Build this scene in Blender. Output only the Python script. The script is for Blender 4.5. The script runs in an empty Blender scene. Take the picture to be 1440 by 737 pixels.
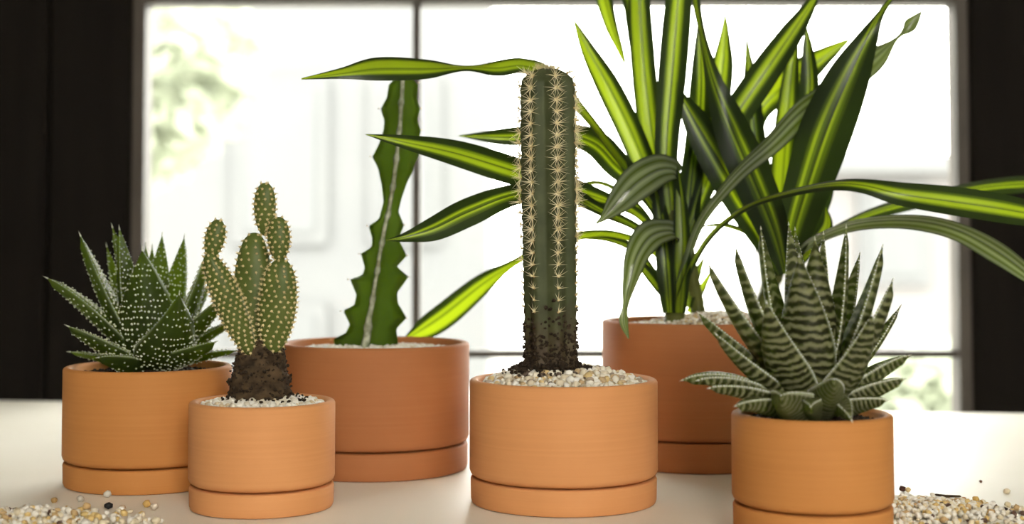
import bpy, math, random
from mathutils import Vector, Matrix, noise

R = math.radians
random.seed(7)
scene = bpy.context.scene
col = scene.collection

# ------------------------------------------------------------------ camera
F, CX, YH, PITCH, CAMZ = 2000.0, 720.0, 345.0, R(2.5), 0.19
CY0 = YH - F * math.tan(PITCH)
cam_d = bpy.data.cameras.new('camera')
cam = bpy.data.objects.new('camera', cam_d)
col.objects.link(cam)
cam.location = (0, 0, CAMZ)
cam.rotation_euler = (R(90) + PITCH, 0, 0)
cam_d.sensor_width = 36
cam_d.lens = F * 36 / 1440
cam_d.shift_y = (CY0 - 368.5) / 1440
cam_d.clip_start = 0.02
cam_d.dof.use_dof = True
cam_d.dof.focus_distance = 1.045
cam_d.dof.aperture_fstop = 4.5
scene.camera = cam

# ------------------------------------------------------------------ world, light, exposure
SKY = 15.0
w = bpy.data.worlds.new('overcast_sky')
scene.world = w
w.use_nodes = True
bg = w.node_tree.nodes['Background']
bg.inputs[0].default_value = (1.0, 0.98, 0.925, 1)
bg.inputs[1].default_value = SKY
ld = bpy.data.lights.new('front_window_daylight', 'AREA')
ld.shape = 'RECTANGLE'
ld.size, ld.size_y = 0.95, 0.8
ld.energy = 40
ld.color = (1.0, 0.94, 0.82)
lo = bpy.data.objects.new('front_window_daylight', ld)
col.objects.link(lo)
lo.location = (0.5, -1.66, 0.98)
lo.rotation_euler = (R(90 - 17), 0, R(9))
scene.view_settings.view_transform = 'Standard'
scene.view_settings.look = 'None'
scene.view_settings.gamma = 1
scene.view_settings.exposure = 0.0
scene.view_settings.use_curve_mapping = False
scene.cycles.use_denoising = True
scene.cycles.max_bounces = 12
scene.cycles.transparent_max_bounces = 16


# ------------------------------------------------------------------ helpers
def P(x, y, d):
    """3-D point at world depth d (metres in front of the camera) on the ray of a photo pixel"""
    a, b = (x - CX) / F, -(y - CY0) / F
    dy = math.cos(PITCH) - b * math.sin(PITCH)
    dz = math.sin(PITCH) + b * math.cos(PITCH)
    t = d / dy
    return Vector((a * t, d, CAMZ + dz * t))


def empty(name, loc, label=None, cat=None, group=None, kind=None):
    o = bpy.data.objects.new(name, None)
    o.location = loc
    o.empty_display_size = 0.02
    col.objects.link(o)
    tag(o, label, cat, group, kind)
    return o


def tag(o, label=None, cat=None, group=None, kind=None):
    if label: o['label'] = label
    if cat: o['category'] = cat
    if group: o['group'] = group
    if kind: o['kind'] = kind
    return o


class MB:
    def __init__(self):
        self.v, self.f, self.uv = [], [], []

    def add(self, verts, faces, uvs=None):
        n = len(self.v)
        self.v += [Vector(p) for p in verts]
        self.f += [tuple(i + n for i in q) for q in faces]
        self.uv += uvs if uvs else [(0, 0)] * len(verts)
        return self

    def box(self, lo, hi, rot=None):
        x0, y0, z0 = lo
        x1, y1, z1 = hi
        vs = [(x0, y0, z0), (x1, y0, z0), (x1, y1, z0), (x0, y1, z0), (x0, y0, z1), (x1, y0, z1), (x1, y1, z1), (x0, y1, z1)]
        if rot: vs = [rot @ Vector(p) for p in vs]
        return self.add(vs, [(0, 3, 2, 1), (4, 5, 6, 7), (0, 1, 5, 4), (1, 2, 6, 5), (2, 3, 7, 6), (3, 0, 4, 7)])

    def lathe(self, prof, n=96, c=(0, 0, 0), closed=True):
        c = Vector(c)
        vs, fs, m = [], [], len(prof)
        for i in range(n):
            a = 2 * math.pi * i / n
            for r, z in prof:
                vs.append(c + Vector((r * math.cos(a), r * math.sin(a), z)))
        for i in range(n):
            j = (i + 1) % n
            for k in range(m if closed else m - 1):
                l = (k + 1) % m
                fs.append((i * m + k, j * m + k, j * m + l, i * m + l))
        return self.add(vs, fs)

    def spike(self, p, d, L, r, n=3):
        d = Vector(d).normalized()
        s = d.orthogonal().normalized()
        t = d.cross(s)
        vs = [p + (s * math.cos(2 * math.pi * k / n) + t * math.sin(2 * math.pi * k / n)) * r for k in range(n)] + [p + d * L]
        return self.add(vs, [(k, (k + 1) % n, n) for k in range(n)])

    def bump(self, p, nrm, r, h, n=5):
        nrm = Vector(nrm).normalized()
        s = nrm.orthogonal().normalized()
        t = nrm.cross(s)
        vs = []
        for rr, hh in ((1, -0.25), (0.72, 0.65)):
            for k in range(n):
                a = 2 * math.pi * k / n
                vs.append(p + (s * math.cos(a) + t * math.sin(a)) * r * rr + nrm * h * hh)
        vs.append(p + nrm * h)
        fs = [(k, (k + 1) % n, n + (k + 1) % n, n + k) for k in range(n)] + [(n + k, n + (k + 1) % n, 2 * n) for k in range(n)]
        return self.add(vs, fs)

    def blob(self, p, s, seed, rot=None, sub=1):
        vs, fs = ICO[sub]
        rnd = random.Random(seed)
        M = rot or Matrix.Rotation(rnd.random() * 6.28, 3, Vector((rnd.random() - .5, rnd.random() - .5, rnd.random() + .01)))
        off = Vector((rnd.random() * 50, rnd.random() * 50, rnd.random() * 50))
        out = []
        for q in vs:
            k = 1 + 0.35 * noise.noise(q * 1.3 + off)
            out.append(Vector(p) + M @ Vector((q.x * s[0] * k, q.y * s[1] * k, q.z * s[2] * k)))
        return self.add(out, fs)

    def build(self, name, mat, parent=None, org=(0, 0, 0), smooth=True, kind=None, label=None, autosmooth=None):
        org = Vector(org)
        me = bpy.data.meshes.new(name)
        me.from_pydata([tuple(p - org) for p in self.v], [], self.f)
        ul = me.uv_layers.new(name='UVMap')
        lv = [l.vertex_index for l in me.loops]
        ul.data.foreach_set('uv', [c for i in lv for c in self.uv[i]])
        me.polygons.foreach_set('use_smooth', [smooth] * len(me.polygons))
        if autosmooth is not None:
            me.set_sharp_from_angle(angle=R(autosmooth))
        me.materials.append(mat)
        me.update()
        o = bpy.data.objects.new(name, me)
        col.objects.link(o)
        if parent: o.parent = parent
        if kind: o['kind'] = kind
        if label: o['label'] = label
        return o


def _ico():
    g = (1 + 5 ** .5) / 2
    vs = [Vector(p).normalized() for p in [(-1, g, 0), (1, g, 0), (-1, -g, 0), (1, -g, 0), (0, -1, g), (0, 1, g), (0, -1, -g), (0, 1, -g), (g, 0, -1), (g, 0, 1), (-g, 0, -1), (-g, 0, 1)]]
    fs = [(0, 11, 5), (0, 5, 1), (0, 1, 7), (0, 7, 10), (0, 10, 11), (1, 5, 9), (5, 11, 4), (11, 10, 2), (10, 7, 6), (7, 1, 8), (3, 9, 4), (3, 4, 2), (3, 2, 6), (3, 6, 8), (3, 8, 9), (4, 9, 5), (2, 4, 11), (6, 2, 10), (8, 6, 7), (9, 8, 1)]
    res = {1: (vs, fs)}
    for lev in (2, 3):
        vs, nf, mid = list(vs), [], {}

        def m(a, b):
            k = (min(a, b), max(a, b))
            if k not in mid:
                vs.append(((vs[a] + vs[b]) / 2).normalized())
                mid[k] = len(vs) - 1
            return mid[k]
        for a, b, c in fs:
            ab, bc, ca = m(a, b), m(b, c), m(c, a)
            nf += [(a, ab, ca), (b, bc, ab), (c, ca, bc), (ab, bc, ca)]
        fs = nf
        res[lev] = (vs, fs)
    return res


ICO = _ico()


def catmull(pts, n):
    """pts: list of tuples of floats (any dims) -> n+1 samples, evenly by parameter"""
    k = len(pts)
    P_ = [tuple(2 * a - b for a, b in zip(pts[0], pts[1]))] + list(pts) + [tuple(2 * a - b for a, b in zip(pts[-1], pts[-2]))]
    out = []
    for i in range(n + 1):
        u = i / n * (k - 1)
        s = min(int(u), k - 2)
        t = u - s
        p0, p1, p2, p3 = P_[s], P_[s + 1], P_[s + 2], P_[s + 3]
        out.append(tuple(0.5 * (2 * b + (c - a) * t + (2 * a - 5 * b + 4 * c - d) * t * t + (3 * b - a - 3 * c + d) * t ** 3) for a, b, c, d in zip(p0, p1, p2, p3)))
    return out


# ------------------------------------------------------------------ materials
def new_mat(name):
    m = bpy.data.materials.new(name)
    m.use_nodes = True
    nt = m.node_tree
    b = nt.nodes['Principled BSDF']
    return m, nt, b


def node(nt, typ, **kw):
    n = nt.nodes.new(typ)
    for k, v in kw.items(): setattr(n, k, v)
    return n


def ramp(nt, stops, interp='LINEAR'):
    r = node(nt, 'ShaderNodeValToRGB')
    cr = r.color_ramp
    cr.interpolation = interp
    while len(cr.elements) < len(stops): cr.elements.new(0.5)
    for e, (p, c) in zip(cr.elements, stops):
        e.position = p
        e.color = (*c, 1)
    return r


def noise_mat(name, c0, c1, scale=20, rough=0.7, bump=0.0, stretch=(1, 1, 1), detail=4, spec=0.3, bscale=None):
    m, nt, b = new_mat(name)
    tc = node(nt, 'ShaderNodeTexCoord')
    mp = node(nt, 'ShaderNodeMapping')
    mp.inputs['Scale'].default_value = stretch
    nt.links.new(tc.outputs['Object'], mp.inputs[0])
    nz = node(nt, 'ShaderNodeTexNoise')
    nz.inputs['Scale'].default_value = scale
    nz.inputs['Detail'].default_value = detail
    nt.links.new(mp.outputs[0], nz.inputs['Vector'])
    r = ramp(nt, [(0.3, c0), (0.7, c1)])
    nt.links.new(nz.outputs[0], r.inputs[0])
    nt.links.new(r.outputs[0], b.inputs['Base Color'])
    b.inputs['Roughness'].default_value = rough
    b.inputs['Specular IOR Level'].default_value = spec
    if bump:
        bp = node(nt, 'ShaderNodeBump')
        bp.inputs['Strength'].default_value = bump
        bp.inputs['Distance'].default_value = 0.002
        if bscale:
            n2 = node(nt, 'ShaderNodeTexNoise')
            n2.inputs['Scale'].default_value = bscale
            n2.inputs['Detail'].default_value = 5
            nt.links.new(mp.outputs[0], n2.inputs['Vector'])
            nt.links.new(n2.outputs[0], bp.inputs['Height'])
        else:
            nt.links.new(nz.outputs[0], bp.inputs['Height'])
        nt.links.new(bp.outputs[0], b.inputs['Normal'])
    return m


def terracotta(name, k=(1, 1, 1)):
    m, nt, b = new_mat(name)
    tc = node(nt, 'ShaderNodeTexCoord')
    mp = node(nt, 'ShaderNodeMapping')
    mp.inputs['Scale'].default_value = (5, 5, 420)
    nt.links.new(tc.outputs['Object'], mp.inputs[0])
    n1 = node(nt, 'ShaderNodeTexNoise')
    n1.inputs['Scale'].default_value = 1.6
    n1.inputs['Detail'].default_value = 5
    nt.links.new(mp.outputs[0], n1.inputs['Vector'])
    n2 = node(nt, 'ShaderNodeTexNoise')
    n2.inputs['Scale'].default_value = 14
    n2.inputs['Detail'].default_value = 6
    nt.links.new(tc.outputs['Object'], n2.inputs['Vector'])
    mx = node(nt, 'ShaderNodeMath', operation='MULTIPLY_ADD')
    mx.inputs[1].default_value = 0.34
    nt.links.new(n1.outputs[0], mx.inputs[0])
    m2 = node(nt, 'ShaderNodeMath', operation='MULTIPLY')
    m2.inputs[1].default_value = 0.66
    nt.links.new(n2.outputs[0], m2.inputs[0])
    nt.links.new(m2.outputs[0], mx.inputs[2])
    a, c, e = (.56, .245, .092), (.62, .28, .108), (.67, .315, .128)
    f = lambda q: tuple(x * y for x, y in zip(q, k))
    r = ramp(nt, [(0.25, f(a)), (0.5, f(c)), (0.75, f(e))])
    nt.links.new(mx.outputs[0], r.inputs[0])
    nt.links.new(r.outputs[0], b.inputs['Base Color'])
    b.inputs['Roughness'].default_value = 0.72
    b.inputs['Specular IOR Level'].default_value = 0.25
    bp = node(nt, 'ShaderNodeBump')
    bp.inputs['Strength'].default_value = 0.06
    bp.inputs['Distance'].default_value = 0.0006
    nt.links.new(mx.outputs[0], bp.inputs['Height'])
    nt.links.new(bp.outputs[0], b.inputs['Normal'])
    return m


def translucent_mix(nt, b, colour_socket, colour, fac, gain=(1, 1, 1)):
    out = nt.nodes['Material Output']
    tr = node(nt, 'ShaderNodeBsdfTranslucent')
    if colour_socket is not None:
        mm = node(nt, 'ShaderNodeMix', data_type='RGBA', blend_type='MULTIPLY')
        mm.inputs[0].default_value = 1
        nt.links.new(colour_socket, mm.inputs[6])
        mm.inputs[7].default_value = (*gain, 1)
        nt.links.new(mm.outputs[2], tr.inputs[0])
    else:
        tr.inputs[0].default_value = (*colour, 1)
    ms = node(nt, 'ShaderNodeMixShader')
    ms.inputs[0].default_value = fac
    nt.links.new(b.outputs[0], ms.inputs[1])
    nt.links.new(tr.outputs[0], ms.inputs[2])
    nt.links.new(ms.outputs[0], out.inputs[0])


def strap_mat(name, stops, tstops, fac, rough=0.3):
    """long leaf striped along its length: colour by the position across the blade"""
    m, nt, b = new_mat(name)
    uv = node(nt, 'ShaderNodeUVMap')
    sp = node(nt, 'ShaderNodeSeparateXYZ')
    nt.links.new(uv.outputs[0], sp.inputs[0])
    mp = node(nt, 'ShaderNodeMapping')
    mp.inputs['Scale'].default_value = (22, 1.2, 1)
    nt.links.new(uv.outputs[0], mp.inputs[0])
    nz = node(nt, 'ShaderNodeTexNoise')
    nz.inputs['Scale'].default_value = 1.5
    nz.inputs['Detail'].default_value = 3
    nt.links.new(mp.outputs[0], nz.inputs['Vector'])
    ad = node(nt, 'ShaderNodeMath', operation='MULTIPLY_ADD')
    ad.inputs[1].default_value = 0.16
    nt.links.new(nz.outputs[0], ad.inputs[0])
    sb = node(nt, 'ShaderNodeMath', operation='SUBTRACT')
    sb.inputs[1].default_value = 0.08
    nt.links.new(sp.outputs[0], sb.inputs[0])
    nt.links.new(sb.outputs[0], ad.inputs[2])
    r = ramp(nt, stops)
    nt.links.new(ad.outputs[0], r.inputs[0])
    nt.links.new(r.outputs[0], b.inputs['Base Color'])
    b.inputs['Roughness'].default_value = rough
    b.inputs['Specular IOR Level'].default_value = 0.32
    r2 = ramp(nt, tstops)
    nt.links.new(ad.outputs[0], r2.inputs[0])
    translucent_mix(nt, b, r2.outputs[0], None, fac)
    return m


DK, MD, LM = (.018, .030, .009), (.045, .082, .010), (.19, .27, .015)
TD, TM, TL = (.018, .032, .003), (.13, .19, .004), (.37, .50, .009)
M = {}
M['leaf_lime'] = strap_mat('leaf_lime', [(0, DK), (.19, DK), (.26, MD), (.36, LM), (.47, MD), (.55, LM), (.78, LM), (.87, MD), (.93, DK)],
                           [(0, TD), (.18, TD), (.25, TM), (.36, TL), (.47, TM), (.55, TL), (.78, TL), (.87, TM), (.94, TD)], 0.55)
M['leaf_mid'] = strap_mat('leaf_mid', [(0, DK), (.24, DK), (.31, MD), (.38, LM), (.45, LM), (.50, DK), (.56, LM), (.66, LM), (.74, MD), (.80, DK)],
                          [(0, TD), (.24, TD), (.31, TM), (.38, TL), (.45, TL), (.50, TD), (.56, TL), (.66, TL), (.74, TM), (.80, TD)], 0.52)
M['leaf_dark'] = strap_mat('leaf_dark', [(0, DK), (.3, DK), (.4, MD), (.46, LM), (.5, DK), (.58, MD), (.63, LM), (.69, MD), (.74, DK)],
                           [(0, TD), (.28, TD), (.4, TM), (.46, TL), (.5, TD), (.58, TM), (.63, TL), (.7, TM), (.76, TD)], 0.5)
M['leaf_grey'] = strap_mat('leaf_grey', [(0, DK), (.1, (.20, .23, .15)), (.22, DK), (.36, (.28, .32, .2)), (.46, DK), (.58, (.28, .32, .2)), (.72, DK), (.86, (.22, .25, .15)), (1, DK)],
                           [(0, TD), (.2, TM), (.45, TM), (.5, TD), (.6, TM), (.8, TM), (1, TD)], 0.35, 0.2)


def fleshy_mat(name, c0, c1, tcol, fac, rough=0.45, scale=40):
    m = noise_mat(name, c0, c1, scale, rough, spec=0.25)
    nt = m.node_tree
    translucent_mix(nt, nt.nodes['Principled BSDF'], None, tcol, fac)
    return m


def margin(nt, src, b, col_=(.55, .58, .42), w=.012):
    """pale horny margin of a succulent leaf, by the position across the blade"""
    uv = node(nt, 'ShaderNodeUVMap')
    sp = node(nt, 'ShaderNodeSeparateXYZ')
    nt.links.new(uv.outputs[0], sp.inputs[0])
    rr = ramp(nt, [(0, (1, 1, 1)), (w, (.6, .6, .6)), (w * 1.6, (0, 0, 0)), (1 - w * 1.6, (0, 0, 0)), (1 - w, (.6, .6, .6)), (1, (1, 1, 1))])
    nt.links.new(sp.outputs[0], rr.inputs[0])
    mx = node(nt, 'ShaderNodeMix', data_type='RGBA')
    nt.links.new(rr.outputs[0], mx.inputs[0])
    nt.links.new(src, mx.inputs[6])
    mx.inputs[7].default_value = (*col_, 1)
    nt.links.new(mx.outputs[2], b.inputs['Base Color'])


def banded_mat(name):
    m, nt, b = new_mat(name)
    uv = node(nt, 'ShaderNodeUVMap')
    sp = node(nt, 'ShaderNodeSeparateXYZ')
    nt.links.new(uv.outputs[0], sp.inputs[0])
    oi = node(nt, 'ShaderNodeTexCoord')
    nz = node(nt, 'ShaderNodeTexNoise')
    nz.inputs['Scale'].default_value = 130
    nz.inputs['Detail'].default_value = 3
    nt.links.new(oi.outputs['Object'], nz.inputs['Vector'])
    a = node(nt, 'ShaderNodeMath', operation='MULTIPLY_ADD')     # v*freq + noise
    a.inputs[1].default_value = 100
    nt.links.new(sp.outputs[1], a.inputs[0])
    k = node(nt, 'ShaderNodeMath', operation='MULTIPLY')
    k.inputs[1].default_value = 9
    nt.links.new(nz.outputs[0], k.inputs[0])
    nt.links.new(k.outputs[0], a.inputs[2])
    s = node(nt, 'ShaderNodeMath', operation='SINE')
    nt.links.new(a.outputs[0], s.inputs[0])
    r = ramp(nt, [(0.0, (.020, .018, .009)), (.40, (.032, .031, .015)), (.66, (.165, .168, .078)), (1.0, (.25, .252, .125))])
    h = node(nt, 'ShaderNodeMath', operation='MULTIPLY_ADD')
    h.inputs[1].default_value = .5
    h.inputs[2].default_value = .5
    nt.links.new(s.outputs[0], h.inputs[0])
    nt.links.new(h.outputs[0], r.inputs[0])
    margin(nt, r.outputs[0], b)
    b.inputs['Specular IOR Level'].default_value = .25
    b.inputs['Roughness'].default_value = .5
    translucent_mix(nt, b, None, (.34, .48, .03), .38)
    return m


def pebble_mat(name, stops, island=False, rough=0.55):
    m, nt, b = new_mat(name)
    if island:
        g = node(nt, 'ShaderNodeNewGeometry')
        src = g.outputs['Random Per Island']
    else:
        g = node(nt, 'ShaderNodeObjectInfo')
        src = g.outputs['Random']
    r = ramp(nt, stops, 'CONSTANT')
    nt.links.new(src, r.inputs[0])
    nt.links.new(r.outputs[0], b.inputs['Base Color'])
    b.inputs['Roughness'].default_value = rough
    return m


WHITE_STOPS = [(0, (.78, .75, .68)), (.45, (.68, .63, .52)), (.75, (.82, .80, .76)), (.93, (.6, .48, .32))]
MIX_STOPS = [(0, (.75, .71, .62)), (.25, (.66, .58, .44)), (.48, (.80, .78, .73)), (.66, (.50, .36, .20)), (.76, (.62, .46, .22)), (.84, (.36, .29, .22)), (.92, (.74, .68, .56)), (.97, (.09, .06, .04))]
SPILL_STOPS = [(0, (.74, .70, .62)), (.3, (.66, .58, .42)), (.5, (.78, .75, .69)), (.68, (.62, .44, .17)), (.80, (.5, .34, .16)), (.87, (.70, .64, .52)), (.95, (.10, .05, .03))]
M['pebble_white'] = pebble_mat('pebble_white', WHITE_STOPS)
M['pebble_mixed'] = pebble_mat('pebble_mixed', MIX_STOPS)
M['gravel_white'] = pebble_mat('gravel_white', WHITE_STOPS, True)
M['gravel_mixed'] = pebble_mat('gravel_mixed', MIX_STOPS, True)
M['gravel_spill'] = pebble_mat('gravel_spill', SPILL_STOPS, True)
M['sand'] = noise_mat('sand', (.34, .27, .17), (.62, .54, .40), 180, .9, .6)
M['soil'] = noise_mat('soil', (.012, .008, .005), (.05, .032, .018), 220, .95, .8)
M['grit'] = noise_mat('grit', (.35, .29, .2), (.6, .53, .42), 220, .9, .6)
M['spine'] = fleshy_mat('spine', (.88, .78, .52), (.95, .89, .68), (.95, .88, .62), .35, .5)
M['areole'] = noise_mat('areole', (.42, .27, .12), (.6, .45, .24), 300, .9)
M['tuft'] = fleshy_mat('tuft', (.68, .53, .25), (.85, .74, .45), (.9, .78, .45), .35, .7)
M['tooth'] = fleshy_mat('tooth', (.70, .72, .58), (.82, .84, .72), (.8, .85, .6), .3, .5)
M['tubercle'] = noise_mat('tubercle', (.52, .56, .34), (.68, .70, .48), 200, .6)
M['aloe_dark'] = fleshy_mat('aloe_dark', (.019, .032, .008), (.034, .053, .013), (.40, .52, .02), .45, .5)
M['aloe_banded'] = banded_mat('aloe_banded')
nt_ = M['aloe_dark'].node_tree
b_ = nt_.nodes['Principled BSDF']
margin(nt_, b_.inputs['Base Color'].links[0].from_socket, b_, (.40, .45, .27), .010)
M['pad'] = fleshy_mat('pad', (.07, .105, .018), (.12, .15, .032), (.22, .28, .02), .14)
M['stem_green'] = fleshy_mat('stem_green', (.045, .088, .014), (.078, .132, .022), (.27, .37, .012), .46)
M['rib_pale'] = noise_mat('rib_pale', (.14, .17, .09), (.50, .51, .40), 160, .6)
M['cork'] = noise_mat('cork', (.020, .012, .006), (.10, .062, .03), 120, .9, .9)
M['cane'] = fleshy_mat('cane', (.06, .072, .016), (.13, .135, .035), (.2, .26, .02), .22)


def column_mat():
    m, nt, b = new_mat('column_skin')
    tc = node(nt, 'ShaderNodeTexCoord')
    sp = node(nt, 'ShaderNodeSeparateXYZ')
    nt.links.new(tc.outputs['Object'], sp.inputs[0])
    nz = node(nt, 'ShaderNodeTexNoise')
    nz.inputs['Scale'].default_value = 60
    nz.inputs['Detail'].default_value = 5
    nt.links.new(tc.outputs['Object'], nz.inputs['Vector'])
    g = ramp(nt, [(.3, (.038, .048, .018)), (.7, (.072, .084, .036))])
    nt.links.new(nz.outputs[0], g.inputs[0])
    c = ramp(nt, [(.3, (.035, .022, .012)), (.7, (.10, .068, .035))])
    nt.links.new(nz.outputs[0], c.inputs[0])
    a = node(nt, 'ShaderNodeMath', operation='MULTIPLY_ADD')     # z + 0.06*(noise-.5)
    a.inputs[1].default_value = .09
    nt.links.new(nz.outputs[0], a.inputs[0])
    nt.links.new(sp.outputs[2], a.inputs[2])
    mr = node(nt, 'ShaderNodeMapRange')
    mr.inputs[1].default_value = .155
    mr.inputs[2].default_value = .19
    nt.links.new(a.outputs[0], mr.inputs[0])
    mx = node(nt, 'ShaderNodeMix', data_type='RGBA')
    nt.links.new(mr.outputs[0], mx.inputs[0])
    nt.links.new(c.outputs[0], mx.inputs[6])
    nt.links.new(g.outputs[0], mx.inputs[7])
    nt.links.new(mx.outputs[2], b.inputs['Base Color'])
    b.inputs['Roughness'].default_value = .6
    b.inputs['Specular IOR Level'].default_value = .25
    return m


M['column'] = column_mat()
M['terracotta_warm'] = terracotta('terracotta_warm')
M['terracotta_gold'] = terracotta('terracotta_gold', (.80, .74, .52))
M['terracotta_shaded'] = terracotta('terracotta_shaded', (.60, .50, .46))  # terracotta darkened and reddened: shade over the back pots put into the colour
M['table_white'] = noise_mat('table_white', (.80, .76, .66), (.85, .81, .72), 5, .5, .03, spec=.35, bscale=60)
M['steel'] = noise_mat('steel', (.05, .041, .033), (.07, .058, .047), 12, .55)
M['board'] = noise_mat('board', (.006, .0046, .0036), (.010, .008, .006), 5, .8, .2, (8, 8, .6), spec=.1)
M['plaster'] = noise_mat('plaster', (.58, .55, .49), (.64, .61, .55), 3, .9)
M['floor_wood'] = noise_mat('floor_wood', (.12, .08, .05), (.2, .14, .09), 4, .6, .1, (1, 9, 1))
M['facade'] = noise_mat('facade', (.098, .100, .102), (.106, .108, .108), 1.5, .9)
M['facade_window'] = noise_mat('facade_window', (.094, .097, .099), (.10, .103, .104), 2, .8)
M['brick_pale'] = noise_mat('brick_pale', (.128, .123, .121), (.135, .129, .126), 2, .9)
M['foliage'] = fleshy_mat('foliage', (.30, .325, .245), (.32, .345, .265), (.30, .33, .24), .35, .8, 3)
M['bark'] = noise_mat('bark', (.12, .1, .08), (.2, .17, .14), 8, .9)
M['paving'] = noise_mat('paving', (.40, .39, .36), (.48, .47, .44), 2, .9)
M['brass'] = noise_mat('brass', (.5, .36, .14), (.6, .45, .2), 20, .4)

gm, gnt, gb = new_mat('window_glass')
go = gnt.nodes['Material Output']
gt = node(gnt, 'ShaderNodeBsdfTransparent')
gt.inputs[0].default_value = (.97, .98, .97, 1)
gg = node(gnt, 'ShaderNodeBsdfGlossy')
gg.inputs['Roughness'].default_value = .02
gf = node(gnt, 'ShaderNodeFresnel')
gf.inputs[0].default_value = 1.2
gx = node(gnt, 'ShaderNodeMixShader')
gnt.links.new(gf.outputs[0], gx.inputs[0])
gnt.links.new(gt.outputs[0], gx.inputs[1])
gnt.links.new(gg.outputs[0], gx.inputs[2])
gnt.links.new(gx.outputs[0], go.inputs[0])
M['glass'] = gm

# ------------------------------------------------------------------ the room
FZ, CZ = -0.74, 1.75
XL, XR, YF, YB = -2.1, 2.2, -1.75, 1.90
WX0, WX1 = P(200, 300, YB).x, P(1349, 300, YB).x
WZ1 = P(720, 3, YB).z
WZ0 = -0.20
MB().box((XL - .1, YF - .1, FZ - .08), (XR + .1, YB + .16, FZ)).build('floor', M['floor_wood'], smooth=False, kind='structure')
MB().box((XL - .1, YF - .1, CZ), (XR + .1, YB + .16, CZ + .08)).build('ceiling', M['plaster'], smooth=False, kind='structure')
MB().box((XL - .1, YF - .1, FZ), (XL, YB, CZ)).build('wall_left', M['plaster'], smooth=False, kind='structure')
MB().box((XR, YF - .1, FZ), (XR + .1, YB, CZ)).build('wall_right', M['plaster'], smooth=False, kind='structure')
wf = MB()
ox0, ox1, oz0, oz1 = 0, 1, .56, 1.4
for a, b in (((XL, YF - .1, FZ), (ox0, YF, CZ)), ((ox1, YF - .1, FZ), (XR, YF, CZ)), ((ox0, YF - .1, FZ), (ox1, YF, oz0)), ((ox0, YF - .1, oz1), (ox1, YF, CZ))):
    wf.box(a, b)
wf.build('wall_front', M['plaster'], smooth=False, kind='structure')
w2 = empty('window_2', (0, YF - .05, 0), kind='structure')
fr = MB()
for a, b in (((ox0, YF - .07, oz0), (ox0 + .05, YF - .03, oz1)), ((ox1 - .05, YF - .07, oz0), (ox1, YF - .03, oz1)), ((ox0 + .05, YF - .07, oz0), (ox1 - .05, YF - .03, oz0 + .05)), ((ox0 + .05, YF - .07, oz1 - .05), (ox1 - .05, YF - .03, oz1)), ((.48, YF - .07, oz0 + .05), (.52, YF - .03, oz1 - .05))):
    fr.box(a, b)
fr.build('frame', M['steel'], w2, (0, YF - .05, 0), False)
for a, b in ((ox0 + .05, .48), (.52, ox1 - .05)):
    MB().box((a, YF - .053, oz0 + .05), (b, YF - .047, oz1 - .05)).build('pane', M['glass'], w2, (0, YF - .05, 0), False)

# wall with the window: solid core behind upright dark boards
FW = 0.016
wb = MB()
T0, T1 = YB + .02, YB + .055
for a, b in (((XL, T0, FZ), (WX0 - FW, T1, CZ)), ((WX1 + FW, T0, FZ), (XR, T1, CZ)), ((WX0 - FW, T0, FZ), (WX1 + FW, T1, WZ0 - FW)), ((WX0 - FW, T0, WZ1 + FW), (WX1 + FW, T1, CZ))):
    wb.box(a, b)
wall = wb.build('wall_back', M['board'], smooth=False, kind='structure')


def board(x0, x1, z0, z1):
    m = MB()
    c = .004
    g = .0015
    x0 += g; x1 -= g
    # boards with eased front arrises
    vs = [(x0, T0, z0), (x1, T0, z0), (x1, YB + c, z0), (x1 - c, YB, z0), (x0 + c, YB, z0), (x0, YB + c, z0)]
    vs += [(a, b, z1) for a, b, _ in vs]
    fs = [(0, 1, 2, 3, 4, 5), (11, 10, 9, 8, 7, 6)] + [(k, (k + 6), (k + 1) % 6 + 6, (k + 1) % 6) for k in range(6)]
    m.add(vs, fs)
    return m.build('board', M['board'], wall, smooth=False)


BW = 0.112
x = WX0 - FW
while x > XL + .02:
    board(max(x - BW, XL), x, FZ, CZ)
    x -= BW
x = WX1 + FW
while x < XR - .02:
    board(x, min(x + BW, XR), FZ, CZ)
    x += BW
nb = 10
for k in range(nb):
    a = WX0 - FW + (WX1 - WX0 + 2 * FW) * k / nb
    b = WX0 - FW + (WX1 - WX0 + 2 * FW) * (k + 1) / nb
    board(a, b, FZ, WZ0 - FW)
    board(a, b, WZ1 + FW, CZ)

WC = Vector(((WX0 + WX1) / 2, YB + .03, WZ0))
win = empty('window_1', WC, kind='structure')
ya, yb = YB + .005, YB + .045
fm = MB()
fm.box((WX0 - FW, ya, WZ0 - FW), (WX0, yb, WZ1 + FW))
fm.box((WX1, ya, WZ0 - FW), (WX1 + FW, yb, WZ1 + FW))
fm.box((WX0, ya, WZ0 - FW), (WX1, yb, WZ0))
fm.box((WX0, ya, WZ1), (WX1, yb, WZ1 + FW))
fm.build('frame', M['steel'], win, WC, False)
mx0, mx1 = P(579, 300, YB).x, P(590, 300, YB).x
MB().box((mx0, ya + .005, WZ0), (mx1, yb - .005, WZ1)).build('mullion', M['steel'], win, WC, False)
bz0, bz1 = P(720, 504, YB).z, P(720, 494, YB).z
for a, b in ((WX0, mx0), (mx1, WX1)):
    MB().box((a, ya + .005, bz0), (b, yb - .005, bz1)).build('glazing_bar', M['steel'], win, WC, False)
    MB().box((a, YB + .022, bz1), (b, YB + .027, WZ1)).build('pane', M['glass'], win, WC, False)
    MB().box((a, YB + .022, WZ0), (b, YB + .027, bz0)).build('pane', M['glass'], win, WC, False)

# ------------------------------------------------------------------ outside
MB().box((-30, YB + .2, -1.1), (30, 40, -1.0)).build('ground_outside', M['paving'], smooth=False, kind='structure')


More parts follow.
